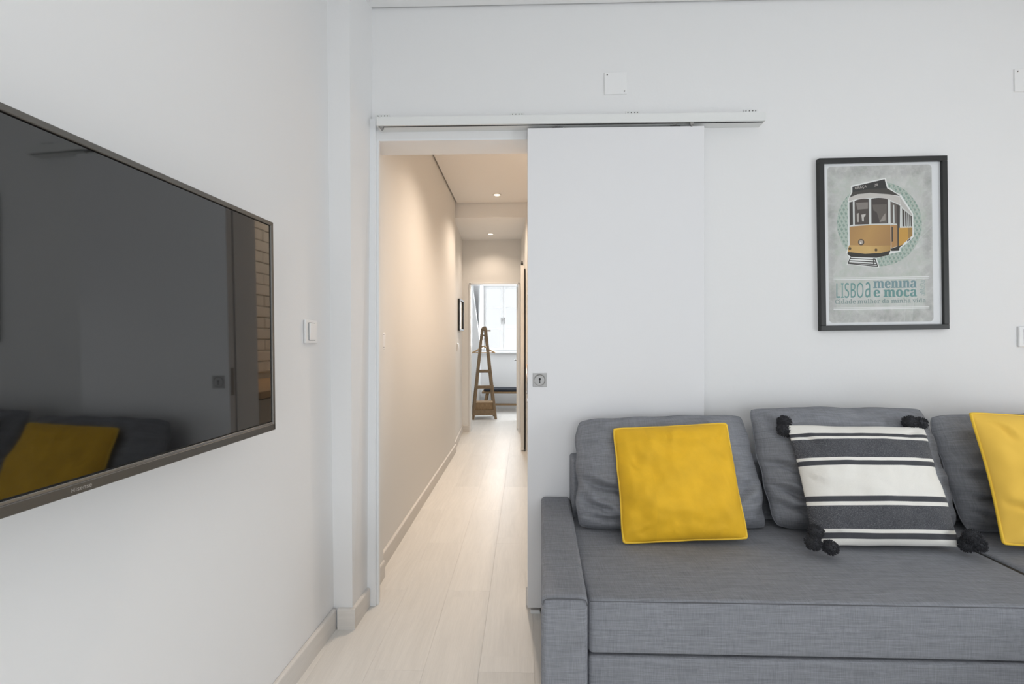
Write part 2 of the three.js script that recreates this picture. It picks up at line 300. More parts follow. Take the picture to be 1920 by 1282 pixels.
const w4 = makeWindow('window_4', 1.1, 1.2, 2, 1, 'white side window of the bedroom'); w4.position.set(1.29, 0.9, -6.75); w4.rotation.y = -Math.PI / 2;
const w2 = makeWindow('window_2', 1.3, 1.6, 2, 1, 'wide white glazed balcony door'); w2.position.set(3.46, 0.05, 0.45); w2.rotation.y = -Math.PI / 2;
const w3 = makeWindow('window_3', 2.08, 1.26, 3, 1, 'wide white window behind the camera'); w3.position.set(0.15, 0.57, 2.52); w3.rotation.y = Math.PI;
{ // opened inner shutter beside the bedroom window
  const s = base('window_shutter', -0.735, 1.0, 7.5, 'narrow white shutter folded open at the bedroom window', 'shutter'); s.rotation.y = -0.22;
  part(s, 'panel', rbox(0.028, 1.06, 0.20, 0.004), M.white, 0.014, 0.54, 0); part(s, 'hinge', rbox(0.012, 0.06, 0.02, 0.003), M.steel, 0.03, 0.3, 0.06);
}
{ // clothes rack: two A-frames joined by shelves
  const k = base('clothes_rack', -0.598, 0, 6.62, 'weathered wooden A-frame clothes rack standing before the bedroom window', 'clothes rack');
  k.rotation.y = 0.16;
  const p = (x, y, z) => new THREE.Vector3(x, y, z);
  for (const [z, zt] of [[0.13, 0.11], [-0.15, -0.10]]) for (const s of [-1, 1]) part(k, 'leg', bar(p(s * 0.165, 0, z), p(s * 0.022 , 1.33, zt * 0.6), 0.036, 0.026), M.wood);
  part(k, 'ridge', rbox(0.05, 0.06, 0.30, 0.004), M.wood, 0, 1.32, 0);
  part(k, 'hanging_rail', new THREE.CylinderGeometry(0.011, 0.011, 0.34, 12).rotateX(Math.PI / 2), M.wood, 0, 1.22, 0.02);
  part(k, 'peg', rbox(0.07, 0.02, 0.02, 0.004), M.wood, 0.06, 1.29, 0.07);
  for (const [y, w] of [[0.70, 0.16], [0.47, 0.27]]) part(k, 'crossbar', rbox(w, 0.045, 0.02, 0.003), M.wood, 0, y, 0.118);
  part(k, 'shelf', rbox(0.27, 0.018, 0.26, 0.003), M.wood, 0, 0.455, 0);
  part(k, 'bottom_shelf', merge([rbox(0.30, 0.016, 0.28, 0.003).translate(0, 0.13, 0), rbox(0.33, 0.07, 0.018, 0.003).translate(0, 0.10, 0.15), rbox(0.33, 0.07, 0.018, 0.003).translate(0, 0.10, -0.16)]), M.wood);
  const bx = base('storage_crate', -0.598, 0.139, 6.62, 'pale wooden crate on the bottom shelf of the clothes rack', 'crate'); bx.rotation.y = 0.16;
  part(bx, 'crate_wall', merge([rbox(0.012, 0.09, 0.22, 0.002).translate(-0.124, 0.045, 0), rbox(0.012, 0.09, 0.22, 0.002).translate(0.124, 0.045, 0), rbox(0.24, 0.09, 0.012, 0.002).translate(0, 0.045, 0.105), rbox(0.24, 0.09, 0.012, 0.002).translate(0, 0.045, -0.105)]), M.wicker);
  part(bx, 'lid', rbox(0.27, 0.014, 0.235, 0.003), M.wicker, 0, 0.097, 0);
  const h = base('clothes_hanger', -0.60, 1.0, 6.60, 'light wooden coat hanger hooked on the clothes rack rail', 'hanger'); h.rotation.y = 0.05;
  part(h, 'shoulder', merge([tube([p(-0.17, -0.035, 0), p(-0.10, 0.0, 0), p(-0.02, 0.055, 0), p(0, 0.062, 0), p(0.02, 0.055, 0), p(0.10, 0.0, 0), p(0.17, -0.035, 0)], 0.011, false, 40), tube([p(-0.15, -0.032, 0), p(0, -0.03, 0), p(0.15, -0.032, 0)], 0.006, false, 10)]), M.counter);
  part(h, 'hook', tube([p(0, 0.06, 0), p(0, 0.15, 0), p(0.02, 0.19, 0), p(0.0, 0.233, 0), p(-0.024, 0.215, 0)], 0.003, false, 30, 6), M.steel);
}
{ // bench under the window
  const b = base('bench', -0.2, 0, 7.33, 'low wooden bench with a dark seat pad under the bedroom window', 'bench');
  part(b, 'seat', rbox(0.96, 0.03, 0.34, 0.004), M.benchWood, 0, 0.315, 0);
  for (const s of [-1, 1]) for (const z of [-0.13, 0.13]) part(b, 'leg', bar(new THREE.Vector3(s * 0.46, 0, z), new THREE.Vector3(s * 0.40, 0.30, z * 0.9), 0.04, 0.03), M.benchWood);
  part(b, 'stretcher', rbox(0.86, 0.03, 0.022, 0.003), M.benchWood, 0, 0.12, 0.13);
  const pad = solo('seat_pad', rbox(0.90, 0.045, 0.33, 0.018).translate(-0.2, 0.353, -7.33), M.navy, 'dark navy seat pad lying on the wooden bench', 'cushion');
}
// ---------------------------------------------------------------- sliding door and its track
{
  const D0 = 1.862, T = 0.034;
  const d = base('door_1', 0.3767, 0, D0 + T / 2, 'flat white sliding door drawn back in front of the wall', null, null, 'structure');
  part(d, 'door_panel', rbox(0.727, 1.9925, T, 0.0025), M.lacquer, 0, 0.021 + 1.9925 / 2, 0);
  const lk = part(d, 'lock_plate', rbox(0.0575, 0.056, 0.003, 0.001), M.steel, -0.3125, 0.9675, T / 2 + 0.0012);
  part(lk, 'cup', new THREE.LatheGeometry([[0.0, 0.001], [0.017, 0.001], [0.021, 0.002], [0.0225, 0.0035], [0.024, 0.0035], [0.0245, 0.0015]].map((p) => new THREE.Vector2(...p)), 40).rotateX(Math.PI / 2), M.steel);
  part(lk, 'keyhole', merge([new THREE.CylinderGeometry(0.0042, 0.0042, 0.001, 20).rotateX(Math.PI / 2).translate(0, 0.004, 0), new THREE.BoxGeometry(0.0036, 0.014, 0.001).translate(0, -0.004, 0), new THREE.CylinderGeometry(0.0026, 0.0026, 0.001, 14).rotateX(Math.PI / 2).translate(0, -0.0105, 0)]), M.dark, 0, 0, 0.0022);
  part(d, 'latch_plate', rbox(0.002, 0.12, 0.018, 0.0008), M.steel, -0.364, 0.9675, 0);
  for (const x of [0.139 - 0.3767, 0.624 - 0.3767]) {
    const h = part(d, 'roller_hanger', merge([rbox(0.042, 0.004, 0.024, 0.001).translate(0, 2.0165, 0)]), M.dark, x, 0, 0);
    part(h, 'bolt', merge([new THREE.CylinderGeometry(0.004, 0.004, 0.022, 12).translate(0, 2.0275, 0), new THREE.CylinderGeometry(0.008, 0.008, 0.005, 6).translate(0, 2.024, 0)]), M.steel);
    part(h, 'wheel', new THREE.CylinderGeometry(0.007, 0.007, 0.016, 16).rotateX(Math.PI / 2), M.white, 0, 2.042, 0);
  }
  const tr = base('sliding_door_track', 0.1836, 2.026, 1.91, 'long white aluminium rail on the wall above the sliding door', 'door track');
  const L = 1.595, prof = new THREE.Shape([[0, 0], [0.042, 0], [0.042, 0.004], [0.003, 0.004], [0.003, 0.032], [0.057, 0.032], [0.057, 0.004], [0.052, 0.004], [0.052, 0], [0.06, 0], [0.06, 0.035], [0, 0.035]].map((p) => new THREE.Vector2(...p)));
  part(tr, 'rail', new THREE.ExtrudeGeometry(prof, { depth: L, bevelEnabled: false }).rotateY(-Math.PI / 2).translate(L / 2, 0, 0), M.alu);
  part(tr, 'brush_strip', slab(-L / 2 + 0.005, L / 2 - 0.006, 0.0003, 0.0035, -0.0518, -0.0422), M.dark);
  for (const s of [-1, 1]) part(tr, 'end_cap', rbox(0.004, 0.036, 0.061, 0.001), M.alu, s * L / 2, 0.0175, 0.03);
  for (const x of [-0.607, -0.030, 0.458, 0.950]) {
    const b = part(tr, 'wall_bracket', rbox(0.058, 0.042, 0.004, 0.001), M.alu, x - 0.1836, 0.0535, 0.002);
    for (const s of [-0.02, -0.006, 0.008, 0.02]) part(b, 'screw', new THREE.CylinderGeometry(0.0022, 0.0022, 0.003, 10).rotateX(Math.PI / 2), M.screw, s, 0.0145, 0.0015);
  }
  for (const x of [-0.596, 0.688]) part(tr, 'stopper', merge([rbox(0.014, 0.010, 0.012, 0.002), rbox(0.006, 0.014, 0.008, 0.002).translate(0, -0.005, 0)]), M.steel, x - 0.1836, -0.004, 0.047);
  solo('floor_guide', merge([rbox(0.042, 0.007, 0.03, 0.0015).translate(0.046, 0.0035, -1.872), rbox(0.036, 0.009, 0.004, 0.001).translate(0.046, 0.009, -1.859)]), M.white, 'small white guide block on the floor under the sliding door', 'door guide');
}
// ---------------------------------------------------------------- ceiling lamp of the living room, behind the camera
{
  const o = base('ceiling_lamp', 0.3, CEIL - 0.06, -0.9, 'flat square ceiling lamp of the living room', 'ceiling light');
  part(o, 'frame', merge([rbox(0.9, 0.05, 0.02, 0.004).translate(0, 0.03, 0.44), rbox(0.9, 0.05, 0.02, 0.004).translate(0, 0.03, -0.44), rbox(0.02, 0.05, 0.86, 0.004).translate(0.44, 0.03, 0), rbox(0.02, 0.05, 0.86, 0.004).translate(-0.44, 0.03, 0)]), M.white);
  part(o, 'lamp_diffuser', slab(-0.43, 0.43, 0.01, 0.02, -0.43, 0.43), S({ color: lin(0.9, 0.9, 0.9), emissive: lin(1, 0.97, 0.92), emissiveIntensity: 2 }));
  const l = new THREE.RectAreaLight(lin(1, 0.98, 0.955), 6, 0.84, 0.84); l.position.set(0, 0.004, 0); l.lookAt(1.1, -5, 0.9); o.add(l); l.rotation.set(-Math.PI / 2, 0, 0);
}
// ---------------------------------------------------------------- small fittings
function coverPlate(x, y, label) {
  const o = base('cover_plate', x, y, BACK, label, 'cover plate'); o.rotation.z = 0.008;
  part(o, 'plate', rbox(0.094, 0.094, 0.005, 0.0015), M.white, 0, 0, 0.002);
  for (const [sx, sy] of [[-0.035, 0.036], [0.037, -0.035]]) part(o, 'screw', new THREE.CylinderGeometry(0.0024, 0.0024, 0.002, 12).rotateX(Math.PI / 2), M.screw, sx, sy, 0.0048);
}
coverPlate(0.386, 2.219, 'blank square white cover plate above the sliding door rail');
coverPlate(2.071, 2.206, 'blank white cover plate high on the wall beyond the tram poster');
function lightSwitch(o) {
  part(o, 'plate', rbox(0.082, 0.084, 0.009, 0.003), M.white, 0, 0, 0.0045);
  const r = part(o, 'rocker', rbox(0.042, 0.060, 0.010, 0.002), M.white, 0, 0, 0.010); r.rotation.x = 0.07;
  part(o, 'rocker_gap', rbox(0.046, 0.064, 0.002, 0.001), M.seam, 0, 0, 0.0088);
}
{ const o = base('light_switch', 2.079, 1.147, BACK, 'white rocker light switch on the wall above the chaise end of the sofa', 'light switch'); lightSwitch(o); }
// things on the television wall: local x runs into the room's depth, z points off the wall
const lwBasis = new THREE.Matrix4();
{ const X = new THREE.Vector3(0.0474, 0, -1).normalize(), Yl = new THREE.Vector3(-0.01225, 1, 0).normalize(), Z = new THREE.Vector3().crossVectors(X, Yl).normalize(); lwBasis.makeBasis(X, new THREE.Vector3().crossVectors(Z, X), Z); }
const onLeftWall = (name, d, y, label, cat) => { const o = base(name, lwX(d, y), y, d, label, cat); o.quaternion.setFromRotationMatrix(lwBasis); return o; };
lightSwitch(onLeftWall('light_switch', 1.588, 1.162, 'white rocker light switch beside the television', 'light switch'));
{ const o = base('light_switch', HX, 1.13, 2.2, 'white light switch at the start of the hall wall', 'light switch'); o.rotation.y = Math.PI / 2; lightSwitch(o); }
{ const o = base('light_switch', -0.743, 1.07, 4.95, 'white light switch under the small frame in the hall', 'light switch'); o.rotation.y = Math.PI / 2; lightSwitch(o); }
{ // small dark frame in the hall, seen edge-on
  const o = base('picture_frame', -0.7515, 1.435, 5.16, 'small black picture frame seen edge-on on the hall wall', 'picture frame'); o.rotation.y = Math.PI / 2 - 0.05;
  const w = 0.24, h = 0.36, b = 0.02;
  part(o, 'frame', merge([rbox(b, h, 0.03, 0.002).translate(-w / 2, 0, 0.016), rbox(b, h, 0.03, 0.002).translate(w / 2, 0, 0.016), rbox(w, b, 0.03, 0.002).translate(0, h / 2 - b / 2, 0.016), rbox(w, b, 0.03, 0.002).translate(0, -h / 2 + b / 2, 0.016)]), M.frame);
  part(o, 'print', rbox(w - b, h - b, 0.01, 0.001), M.white, 0, 0, 0.01);
}
function downlight(x, y, d, power, label) {
  const o = base('downlight', x, y, d, label, 'ceiling light', null);
  part(o, 'trim_ring', new THREE.LatheGeometry([[0.028, 0.004], [0.029, -0.003], [0.040, -0.004], [0.043, 0.0]].map((p) => new THREE.Vector2(...p)), 32), M.white);
  part(o, 'lamp', new THREE.CylinderGeometry(0.028, 0.028, 0.004, 28), M.lamp, 0, -0.001, 0);
  const l = new THREE.SpotLight(lin(1, 0.82, 0.65), power * 1.12, 8, 1.15, 0.9, 2); l.position.set(0, -0.012, 0); l.target.position.set(0, -2, 0); l.castShadow = true; l.shadow.radius = 2; o.add(l, l.target);
}
downlight(-0.265, CEIL - 0.001, 4.35, 8, 'round recessed ceiling light in the hall before the ceiling step');
downlight(-0.40, 2.404, 5.3, 2.6, 'round recessed ceiling light nearest the bedroom doorway');
downlight(-0.08, CEIL - 0.001, 2.85, 11.5, 'round recessed ceiling light just beyond the sliding door');
downlight(0.36, CEIL - 0.001, 3.2, 8, 'round recessed ceiling light over the kitchen worktop');

// ---------------------------------------------------------------- television
{
  const W = 0.965, H = 0.55, off = 0.13;
  const o = onLeftWall('television', 1.179 - W / 2, 1.166, 'large wall-mounted flat television with a bronze-grey bezel and dark glossy screen', 'television');
  o.rotateY(0.006);
  const b = 0.011, bb = 0.017;
  part(o, 'housing', rbox(W - 0.02, H - 0.02, 0.03, 0.006), M.frame, 0, 0, off - 0.022);
  part(o, 'wall_mount', rbox(0.36, 0.26, 0.088, 0.003), M.dark, 0, 0, 0.044);
  part(o, 'screen', rbox(W - 2 * b + 0.004, H - b - bb - 0.008, 0.006, 0.001), M.screen, 0, (bb + 0.006 - b) / 2, off - 0.0065);
  const bz = part(o, 'bezel', merge([rbox(W, b, 0.022, 0.002).translate(0, H / 2 - b / 2, off - 0.011), rbox(b, H, 0.022, 0.002).translate(-W / 2 + b / 2, 0, off - 0.011), rbox(b, H, 0.022, 0.002).translate(W / 2 - b / 2, 0, off - 0.011), rbox(W, bb, 0.022, 0.002).translate(0, -H / 2 + bb / 2, off - 0.011)]), M.bezel);
  part(bz, 'bezel_lip', rbox(W - 0.02, 0.0055, 0.012, 0.001), M.bezelLip, 0, -H / 2 + bb + 0.0022, off - 0.0075);
  const c = document.createElement('canvas'); c.width = 512; c.height = 96; const g = c.getContext('2d');
  g.clearRect(0, 0, 512, 96); g.fillStyle = '#000'; g.fillRect(0, 0, 512, 96); g.fillStyle = '#fff'; g.font = 'bold 78px sans-serif'; g.textAlign = 'center'; g.textBaseline = 'middle'; g.fillText('Hisense', 256, 48);
  const al = new THREE.CanvasTexture(c);
  part(bz, 'brand_lettering', new THREE.PlaneGeometry(0.055, 0.0103), S({ color: lin(0.5, 0.49, 0.47), roughness: 0.4, metalness: 0.6, alphaMap: al, alphaTest: 0.5 }), -0.02, -H / 2 + bb / 2, off + 0.0004);
}
// ---------------------------------------------------------------- framed tram poster
{
  const o = base('framed_poster', 1.4833, 1.5316, BACK, 'black framed poster of an old yellow tram hanging above the sofa', 'poster'); o.rotation.z = 0.0125;
  const w = 0.518, h = 0.714, b = 0.021, fd = 0.022;
  const bars = [rbox(w, b, fd, 0.0015).translate(0, h / 2 - b / 2, fd / 2), rbox(w, b, fd, 0.0015).translate(0, -h / 2 + b / 2, fd / 2), rbox(b, h - 2 * b, fd, 0.0015).translate(-w / 2 + b / 2, 0, fd / 2), rbox(b, h - 2 * b, fd, 0.0015).translate(w / 2 - b / 2, 0, fd / 2)];
  part(o, 'frame', merge(bars), M.frame);
  const cw = 1024, ch = 1416, c = document.createElement('canvas'); c.width = cw; c.height = ch; const g = c.getContext('2d'), r = rng(77);
  const k = cw / 746;
  const reset = () => g.setTransform(1, 0, 0, 1, 0, 0);
  const crop = () => { reset(); g.transform(k, 0.022 * k, -0.01 * k, k, (6.3 - 157) * k, (-11.6 - 115) * k); };   // measured drawing units
  reset(); g.fillStyle = '#eceef0'; g.fillRect(0, 0, cw, ch);
  const rr = (x, y, ww, hh, q) => { g.beginPath(); g.moveTo(x + q, y); g.arcTo(x + ww, y, x + ww, y + hh, q); g.arcTo(x + ww, y + hh, x, y + hh, q); g.arcTo(x, y + hh, x, y, q); g.arcTo(x, y, x + ww, y, q); g.closePath(); };
  const px0 = 44, py0 = 27, pw = 904, ph = 1360;
  rr(px0, py0, pw, ph, 34); g.fillStyle = '#cfd0cd'; g.fill(); g.save(); g.clip();
  for (let i = 0; i < 2600; i++) { const x = px0 + r() * pw, y = py0 + r() * ph, s = 10 + r() * 60, edge = Math.max(Math.abs(x - px0 - pw / 2) / (pw / 2), Math.abs(y - py0 - ph / 2) / (ph / 2)); g.fillStyle = edge > 0.86 && r() < 0.75 ? 'rgba(112,122,114,0.045)' : r() < 0.5 ? 'rgba(235,238,236,0.045)' : 'rgba(140,145,140,0.035)'; g.beginPath(); g.ellipse(x, y, s, s * 0.5, r() * 3, 0, 7); g.fill(); }
  for (let i = 0; i < 420; i++) { g.strokeStyle = r() < 0.5 ? 'rgba(110,112,106,0.10)' : 'rgba(245,245,245,0.12)'; g.lineWidth = 1; const x = px0 + r() * pw, y = py0 + r() * ph; g.beginPath(); g.moveTo(x, y); g.lineTo(x + 10 + r() * 60, y + (r() - 0.5) * 22); g.stroke(); }
  for (const [x0, y0, x1, y1] of [[720, 1020, 700, 1390], [800, 1010, 760, 1390], [640, 880, 948, 560], [700, 800, 940, 700]]) { g.strokeStyle = 'rgba(250,250,250,0.16)'; g.lineWidth = 9; g.beginPath(); g.moveTo(x0, y0); g.lineTo(x1, y1); g.stroke(); g.strokeStyle = 'rgba(120,124,122,0.09)'; g.beginPath(); g.moveTo(x0 + 6, y0); g.lineTo(x1 + 6, y1); g.stroke(); }
  g.restore();
  // patterned ring and tram, in the units measured on the print
  const tram = () => { crop(); g.transform(0.5264, 0, 0, 0.5264, 202.4, 135); };
  tram();
  g.save(); g.beginPath(); g.arc(590, 700, 508, 0, 7); g.fillStyle = '#b9c6bd'; g.fill(); g.clip();
  for (let yy = 0; yy < 22; yy++) for (let xx = 0; xx < 22; xx++) { const x = 90 + xx * 50 + (yy % 2) * 25, y = 195 + yy * 48; g.fillStyle = 'rgba(128,152,141,0.7)'; g.beginPath(); g.arc(x, y, 12 + ((xx * 7 + yy * 5) % 4), 0, 7); g.fill(); g.strokeStyle = 'rgba(140,162,152,0.7)'; g.lineWidth = 5; g.beginPath(); g.arc(x + 12, y + 20, 14, 0, 4); g.stroke(); g.fillStyle = 'rgba(205,190,180,0.6)'; g.beginPath(); g.arc(x + 25, y - 4, 6, 0, 7); g.fill(); }
  g.restore();
  const poly = (pts, fill, stroke, lw) => { g.beginPath(); pts.forEach(([x, y], i) => (i ? g.lineTo(x, y) : g.moveTo(x, y))); g.closePath(); if (fill) { g.fillStyle = fill; g.fill(); } if (stroke) { g.strokeStyle = stroke; g.lineWidth = lw; g.stroke(); } };
  const outline = [[262, 330], [262, 250], [660, 158], [690, 275], [725, 285], [765, 322], [845, 360], [985, 580], [990, 850], [900, 935], [830, 985], [830, 1025], [720, 1050], [545, 1110], [575, 1215], [212, 1180], [240, 1110], [205, 1050], [225, 970], [222, 420]];
  poly(outline, '#eef0ee', '#eef0ee', 22);
  poly([[268, 325], [268, 256], [655, 164], [686, 278], [560, 290]], '#3b3b3b');
  poly([[225, 400], [268, 322], [470, 280], [690, 275], [840, 365], [700, 345], [480, 330], [330, 350]], '#4d4a46');
  poly([[222, 430], [230, 385], [330, 345], [480, 328], [700, 345], [830, 372], [845, 470], [700, 410], [590, 388], [480, 388], [340, 398]], '#cfcbc6');
  poly([[830, 365], [850, 390], [980, 580], [980, 600], [850, 480]], '#c9c6c2');
  poly([[222, 440], [275, 430], [400, 395], [480, 388], [600, 385], [720, 410], [830, 470], [830, 1000], [720, 1020], [222, 960]], '#dfe2e0');
  poly([[232, 445], [272, 432], [275, 712], [234, 720]], '#45413e');
  g.beginPath(); g.moveTo(294, 425); g.quadraticCurveTo(370, 388, 465, 400); g.lineTo(468, 705); g.lineTo(296, 712); g.closePath(); g.fillStyle = '#564f4b'; g.fill();
  g.beginPath(); g.moveTo(494, 400); g.quadraticCurveTo(600, 375, 692, 405); g.lineTo(696, 695); g.lineTo(496, 700); g.closePath(); g.fillStyle = '#4e4845'; g.fill();
  poly([[310, 450], [455, 440], [455, 520], [330, 530]], '#8b8580'); poly([[510, 470], [680, 465], [680, 690], [600, 690], [560, 560], [520, 540]], '#6b6560');
  poly([[320, 580], [345, 570], [345, 680], [325, 680]], '#b9b4ae'); poly([[375, 590], [430, 580], [420, 610], [405, 620], [405, 672], [385, 672]], '#c9c5c0'); poly([[590, 680], [640, 600], [665, 570], [665, 660]], '#9c968f');
  poly([[232, 735], [500, 712], [725, 712], [728, 965], [500, 968], [236, 960]], (() => { const q = g.createLinearGradient(232, 740, 728, 960); q.addColorStop(0, '#b38c5c'); q.addColorStop(0.45, '#c39a60'); q.addColorStop(1, '#ab8456'); return q; })());
  poly([[228, 960], [500, 968], [728, 960], [724, 1020], [610, 1050], [420, 1062], [212, 1040], [212, 1000]], (() => { const q = g.createLinearGradient(212, 0, 728, 0); q.addColorStop(0, '#cfa96b'); q.addColorStop(0.5, '#dcb877'); q.addColorStop(1, '#b8935a'); return q; })());
  poly([[212, 1040], [420, 1062], [610, 1050], [724, 1020], [700, 1075], [560, 1108], [250, 1100], [206, 1065]], '#37342f');
  poly([[724, 430], [800, 460], [805, 700], [726, 690]], '#6d6661'); poly([[755, 470], [770, 474], [775, 690], [757, 690]], '#cfd4d2'); poly([[800, 465], [840, 480], [832, 975], [806, 985]], '#4c4743');
  poly([[728, 715], [805, 712], [806, 970], [734, 990]], '#b98f5e'); poly([[736, 735], [752, 735], [754, 910], [738, 915]], '#4a423c');
  poly([[850, 480], [980, 600], [984, 745], [850, 742]], '#d7dad6');
  for (const [a, b, t0, t1] of [[864, 892, 515, 540], [898, 918, 545, 562], [924, 940, 566, 580], [946, 958, 584, 594], [963, 980, 596, 606]]) poly([[a, t0], [b, t1], [b, 735], [a + 4, 725]], '#514b47');
  poly([[824, 748], [985, 745], [985, 840], [940, 880], [850, 965], [822, 972]], '#cfa04f'); poly([[930, 748], [985, 745], [985, 840], [935, 880]], '#a98750');
  poly([[724, 1000], [830, 965], [880, 945], [830, 985], [828, 1022], [735, 1026]], '#36322e'); poly([[920, 905], [965, 865], [960, 885], [930, 912]], '#3a3631');
  g.beginPath(); g.arc(372, 922, 38, 0, 7); g.fillStyle = '#5b5148'; g.fill(); g.beginPath(); g.arc(370, 922, 26, 0, 7); g.fillStyle = '#b7aca0'; g.fill(); g.beginPath(); g.arc(366, 934, 10, 0, 7); g.fillStyle = '#f0ece6'; g.fill();
  for (const [x, y] of [[236, 998], [550, 1014]]) { g.beginPath(); g.arc(x, y, 17, 0, 7); g.fillStyle = '#5c4a33'; g.fill(); }
  g.strokeStyle = '#3e3c39'; g.lineWidth = 11; for (const [a, b] of [[[245, 1118], [540, 1130]], [[232, 1145], [548, 1160]], [[218, 1168], [560, 1190]], [[214, 1178], [570, 1212]]]) { g.beginPath(); g.moveTo(...a); g.lineTo(...b); g.stroke(); }
  for (const [a, b] of [[[245, 1105], [214, 1178]], [[535, 1115], [570, 1212]], [[520, 1115], [522, 1190]]]) { g.beginPath(); g.moveTo(...a); g.lineTo(...b); g.stroke(); }
  g.save(); g.translate(298, 288); g.rotate(-0.17); g.transform(1, 0, -0.06, 1, 0, 0); g.fillStyle = '#b5b0aa'; g.font = 'bold 44px sans-serif'; g.textBaseline = 'alphabetic'; g.fillText('GRAÇA', 0, 0, 190); g.fillText('28', 236, 4, 70); g.restore();
  // lettering
  crop(); const teal = '#6f9a98', teal2 = '#7d9aa0';
  const txt = (s, x, y, size, font, w, color, sy = 1) => { g.save(); g.translate(x, y); g.font = font.replace('#', size); g.textBaseline = 'alphabetic'; const m = g.measureText(s).width; g.scale(w / m, sy); g.fillStyle = color; g.fillText(s, 0, 0); g.restore(); };
  crop(); g.transform(1, -0.022, 0, 1, 0, 0.022 * 527);
  const Yc = (y) => y;
  g.fillStyle = '#f0f1f1'; for (const y of [840, 850, 1030, 1039]) g.fillRect(222, y, 604, 4.5);
  g.lineWidth = 1.5; g.strokeStyle = teal; txt('LISBO', 234, Yc(968), 100, '#px sans-serif', 182, teal, 1.30); txt('a', 419, Yc(967), 100, '#px sans-serif', 42, teal, 1.76);
  for (const e of [-1.6, 0, 1.6]) { txt('men\u0131na', 474 + e, Yc(911), 66, 'bold #px serif', 274, teal2, 1.26); txt('e moca', 474 + e, Yc(966), 66, 'bold #px serif', 276, teal, 1.26); }
  txt('Cidade mulher da minha vida', 230, Yc(1006), 36, 'bold #px serif', 576, '#8a9c9a', 1.02);
  g.save(); g.translate(800, 962); g.rotate(-Math.PI / 2); g.font = '40px sans-serif'; const am = g.measureText('aMaDa').width; g.scale(98 / am, 1.15); g.fillStyle = '#9aaead'; g.fillText('aMaDa', 0, 0); g.restore();
  const tex = new THREE.CanvasTexture(c); tex.colorSpace = THREE.SRGBColorSpace;
  const pg = new THREE.PlaneGeometry(w - 2 * b + 0.004, h - 2 * b + 0.004);
  part(o, 'backing', rbox(w - 0.01, h - 0.01, 0.006, 0.001), M.white, 0, 0, 0.006);
  part(o, 'print', pg, S({ map: tex, color: lin(0.9, 0.9, 0.9), roughness: 0.6 }), 0, 0, 0.0105);
}
